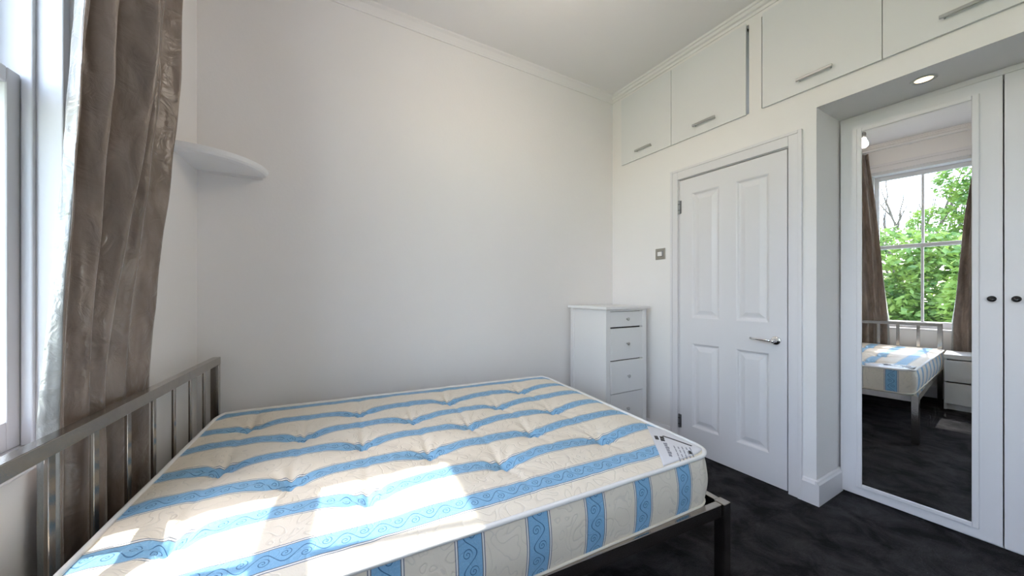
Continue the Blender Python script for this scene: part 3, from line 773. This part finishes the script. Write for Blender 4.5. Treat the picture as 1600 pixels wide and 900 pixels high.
def limb(m, p, d, ln, r, depth, up=.15, spread=.5, kids=3):
    pts = [p]; q = Vector(p); dd = Vector(d)
    for k in range(4):
        dd = (dd + Vector((random.uniform(-.18, .18), random.uniform(-.18, .18), up * .4))).normalized()
        q = q + dd * ln / 4; pts.append(q.copy())
    m.tube(pts, [r * (1 - .11 * k) for k in range(5)], 6 if r > .03 else 4)
    if depth == 0: return [q]
    tips = []
    for k in range(kids):
        e = (dd + Vector((random.uniform(-1, 1), random.uniform(-1, 1), random.uniform(-.1, .7))) * spread).normalized()
        tips += limb(m, pts[random.choice((2, 3, 4))], e, ln * random.uniform(.55, .8), r * .55, depth - 1, up, spread, kids)
    return tips
def tree(name, x, y, blobs, nleaf, size, m, label, trunk_h, group='garden trees'):
    rt = tag(empty(name, (x, y, GZ)), label, 'tree', group)
    t = MB()
    for bx, by, bz, br in blobs:
        top = Vector((bx, by, bz - GZ))
        t.tube([(0, 0, 0), (bx * .15, by * .15, (bz - GZ) * .35), (bx * .5, by * .5, (bz - GZ) * .7), tuple(top)], [.16, .13, .07, .02], 7)
    t.build('trunk', M['bark'], rt, smooth=True)
    q = MB(); tot = sum(b[3] ** 2 for b in blobs)
    for bx, by, bz, br in blobs:
        for _ in range(int(nleaf * br * br / tot)):
            while True:
                v = Vector((random.uniform(-1, 1), random.uniform(-1, 1), random.uniform(-1, 1)))
                if .25 < v.length < 1: break
            nzv = noise.noise(v * 2.6 + Vector((bx, by, bz)))
            if nzv < -.12: continue
            rr = br * (.55 + .45 * v.length) * (1 + .35 * nzv)
            c = Vector((bx, by, bz - GZ)) + v.normalized() * rr * Vector((1, 1, .9)).length / 1.68
            s_ = size * random.uniform(.6, 1.3)
            a = Vector((random.gauss(0, 1), random.gauss(0, 1), random.gauss(0, .6))).normalized()
            b2 = a.cross(Vector((random.gauss(0, 1), random.gauss(0, 1), random.gauss(0, 1)))).normalized()
            k = len(q.v)
            q.v += [tuple(c - a * s_), tuple(c + b2 * s_ * .45), tuple(c + a * s_), tuple(c - b2 * s_ * .45)]
            q.f.append((k, k + 1, k + 2, k + 3))
    o = q.build('foliage', m, rt, fix=False); o['kind'] = 'stuff'
    return rt
tree('garden_tree', -9.5, 5.6, [(0, 0, 1.3, 1.5), (.4, -1.3, .4, 1.4), (.2, 1.5, .8, 1.5), (.6, -.4, -.9, 1.7), (.3, 2.2, -.9, 1.5)], 42000, .09, M['leaf1'], 'yellow-green bushy tree at the left of the window view in the mirror', 3)
tree('garden_tree', -8.4, 2.5, [(0, 0, 1.5, 1.3), (.2, .9, .2, 1.3), (.3, -1.2, 1.2, 1.4), (.5, .1, -1.0, 1.7), (.4, -1.8, -.7, 1.5)], 42000, .09, M['leaf2'], 'full green leafy tree at the right of the window view in the mirror', 3)
tree('garden_tree', -10.5, 1.3, [(0, 0, 3.6, .8), (.0, 1.1, 3.1, .55), (.1, .5, 4.3, .6), (-.2, -1.0, 4.2, .9)], 9000, .07, M['leaf2'], 'taller tree with sparse leafy boughs above the others in the mirror', 5)
tree('garden_tree', -13.5, 8.2, [(0, 0, 1.0, 1.8), (.2, -2.0, .6, 1.8), (.2, 2.2, .6, 1.8), (.4, -3.6, -.4, 2.0), (0, -1, -1.6, 2.2), (0, -5.2, .3, 1.9), (0, -5, -1.8, 2)], 42000, .10, M['leaf1'], 'row of paler foliage behind the other garden trees', 3)
bt = tag(empty('bare_tree', (-12.2, 3.25, GZ)), 'bare twiggy tree rising against the sky in the mirror view', 'tree')
bm_ = MB()
bm_.tube([(0, 0, 0), (.05, 0, 2.2), (0, .05, 4.0)], [.16, .13, .1], 8)
for k in range(7):
    a = 2 * PI * k / 7
    limb(bm_, Vector((0, .05, 3.4 + .08 * k)), (math.cos(a) * .45, math.sin(a) * .55, 1), 2.3, .07, 2, .25, .45, 4)
bm_.build('branches', M['bark'], bt)
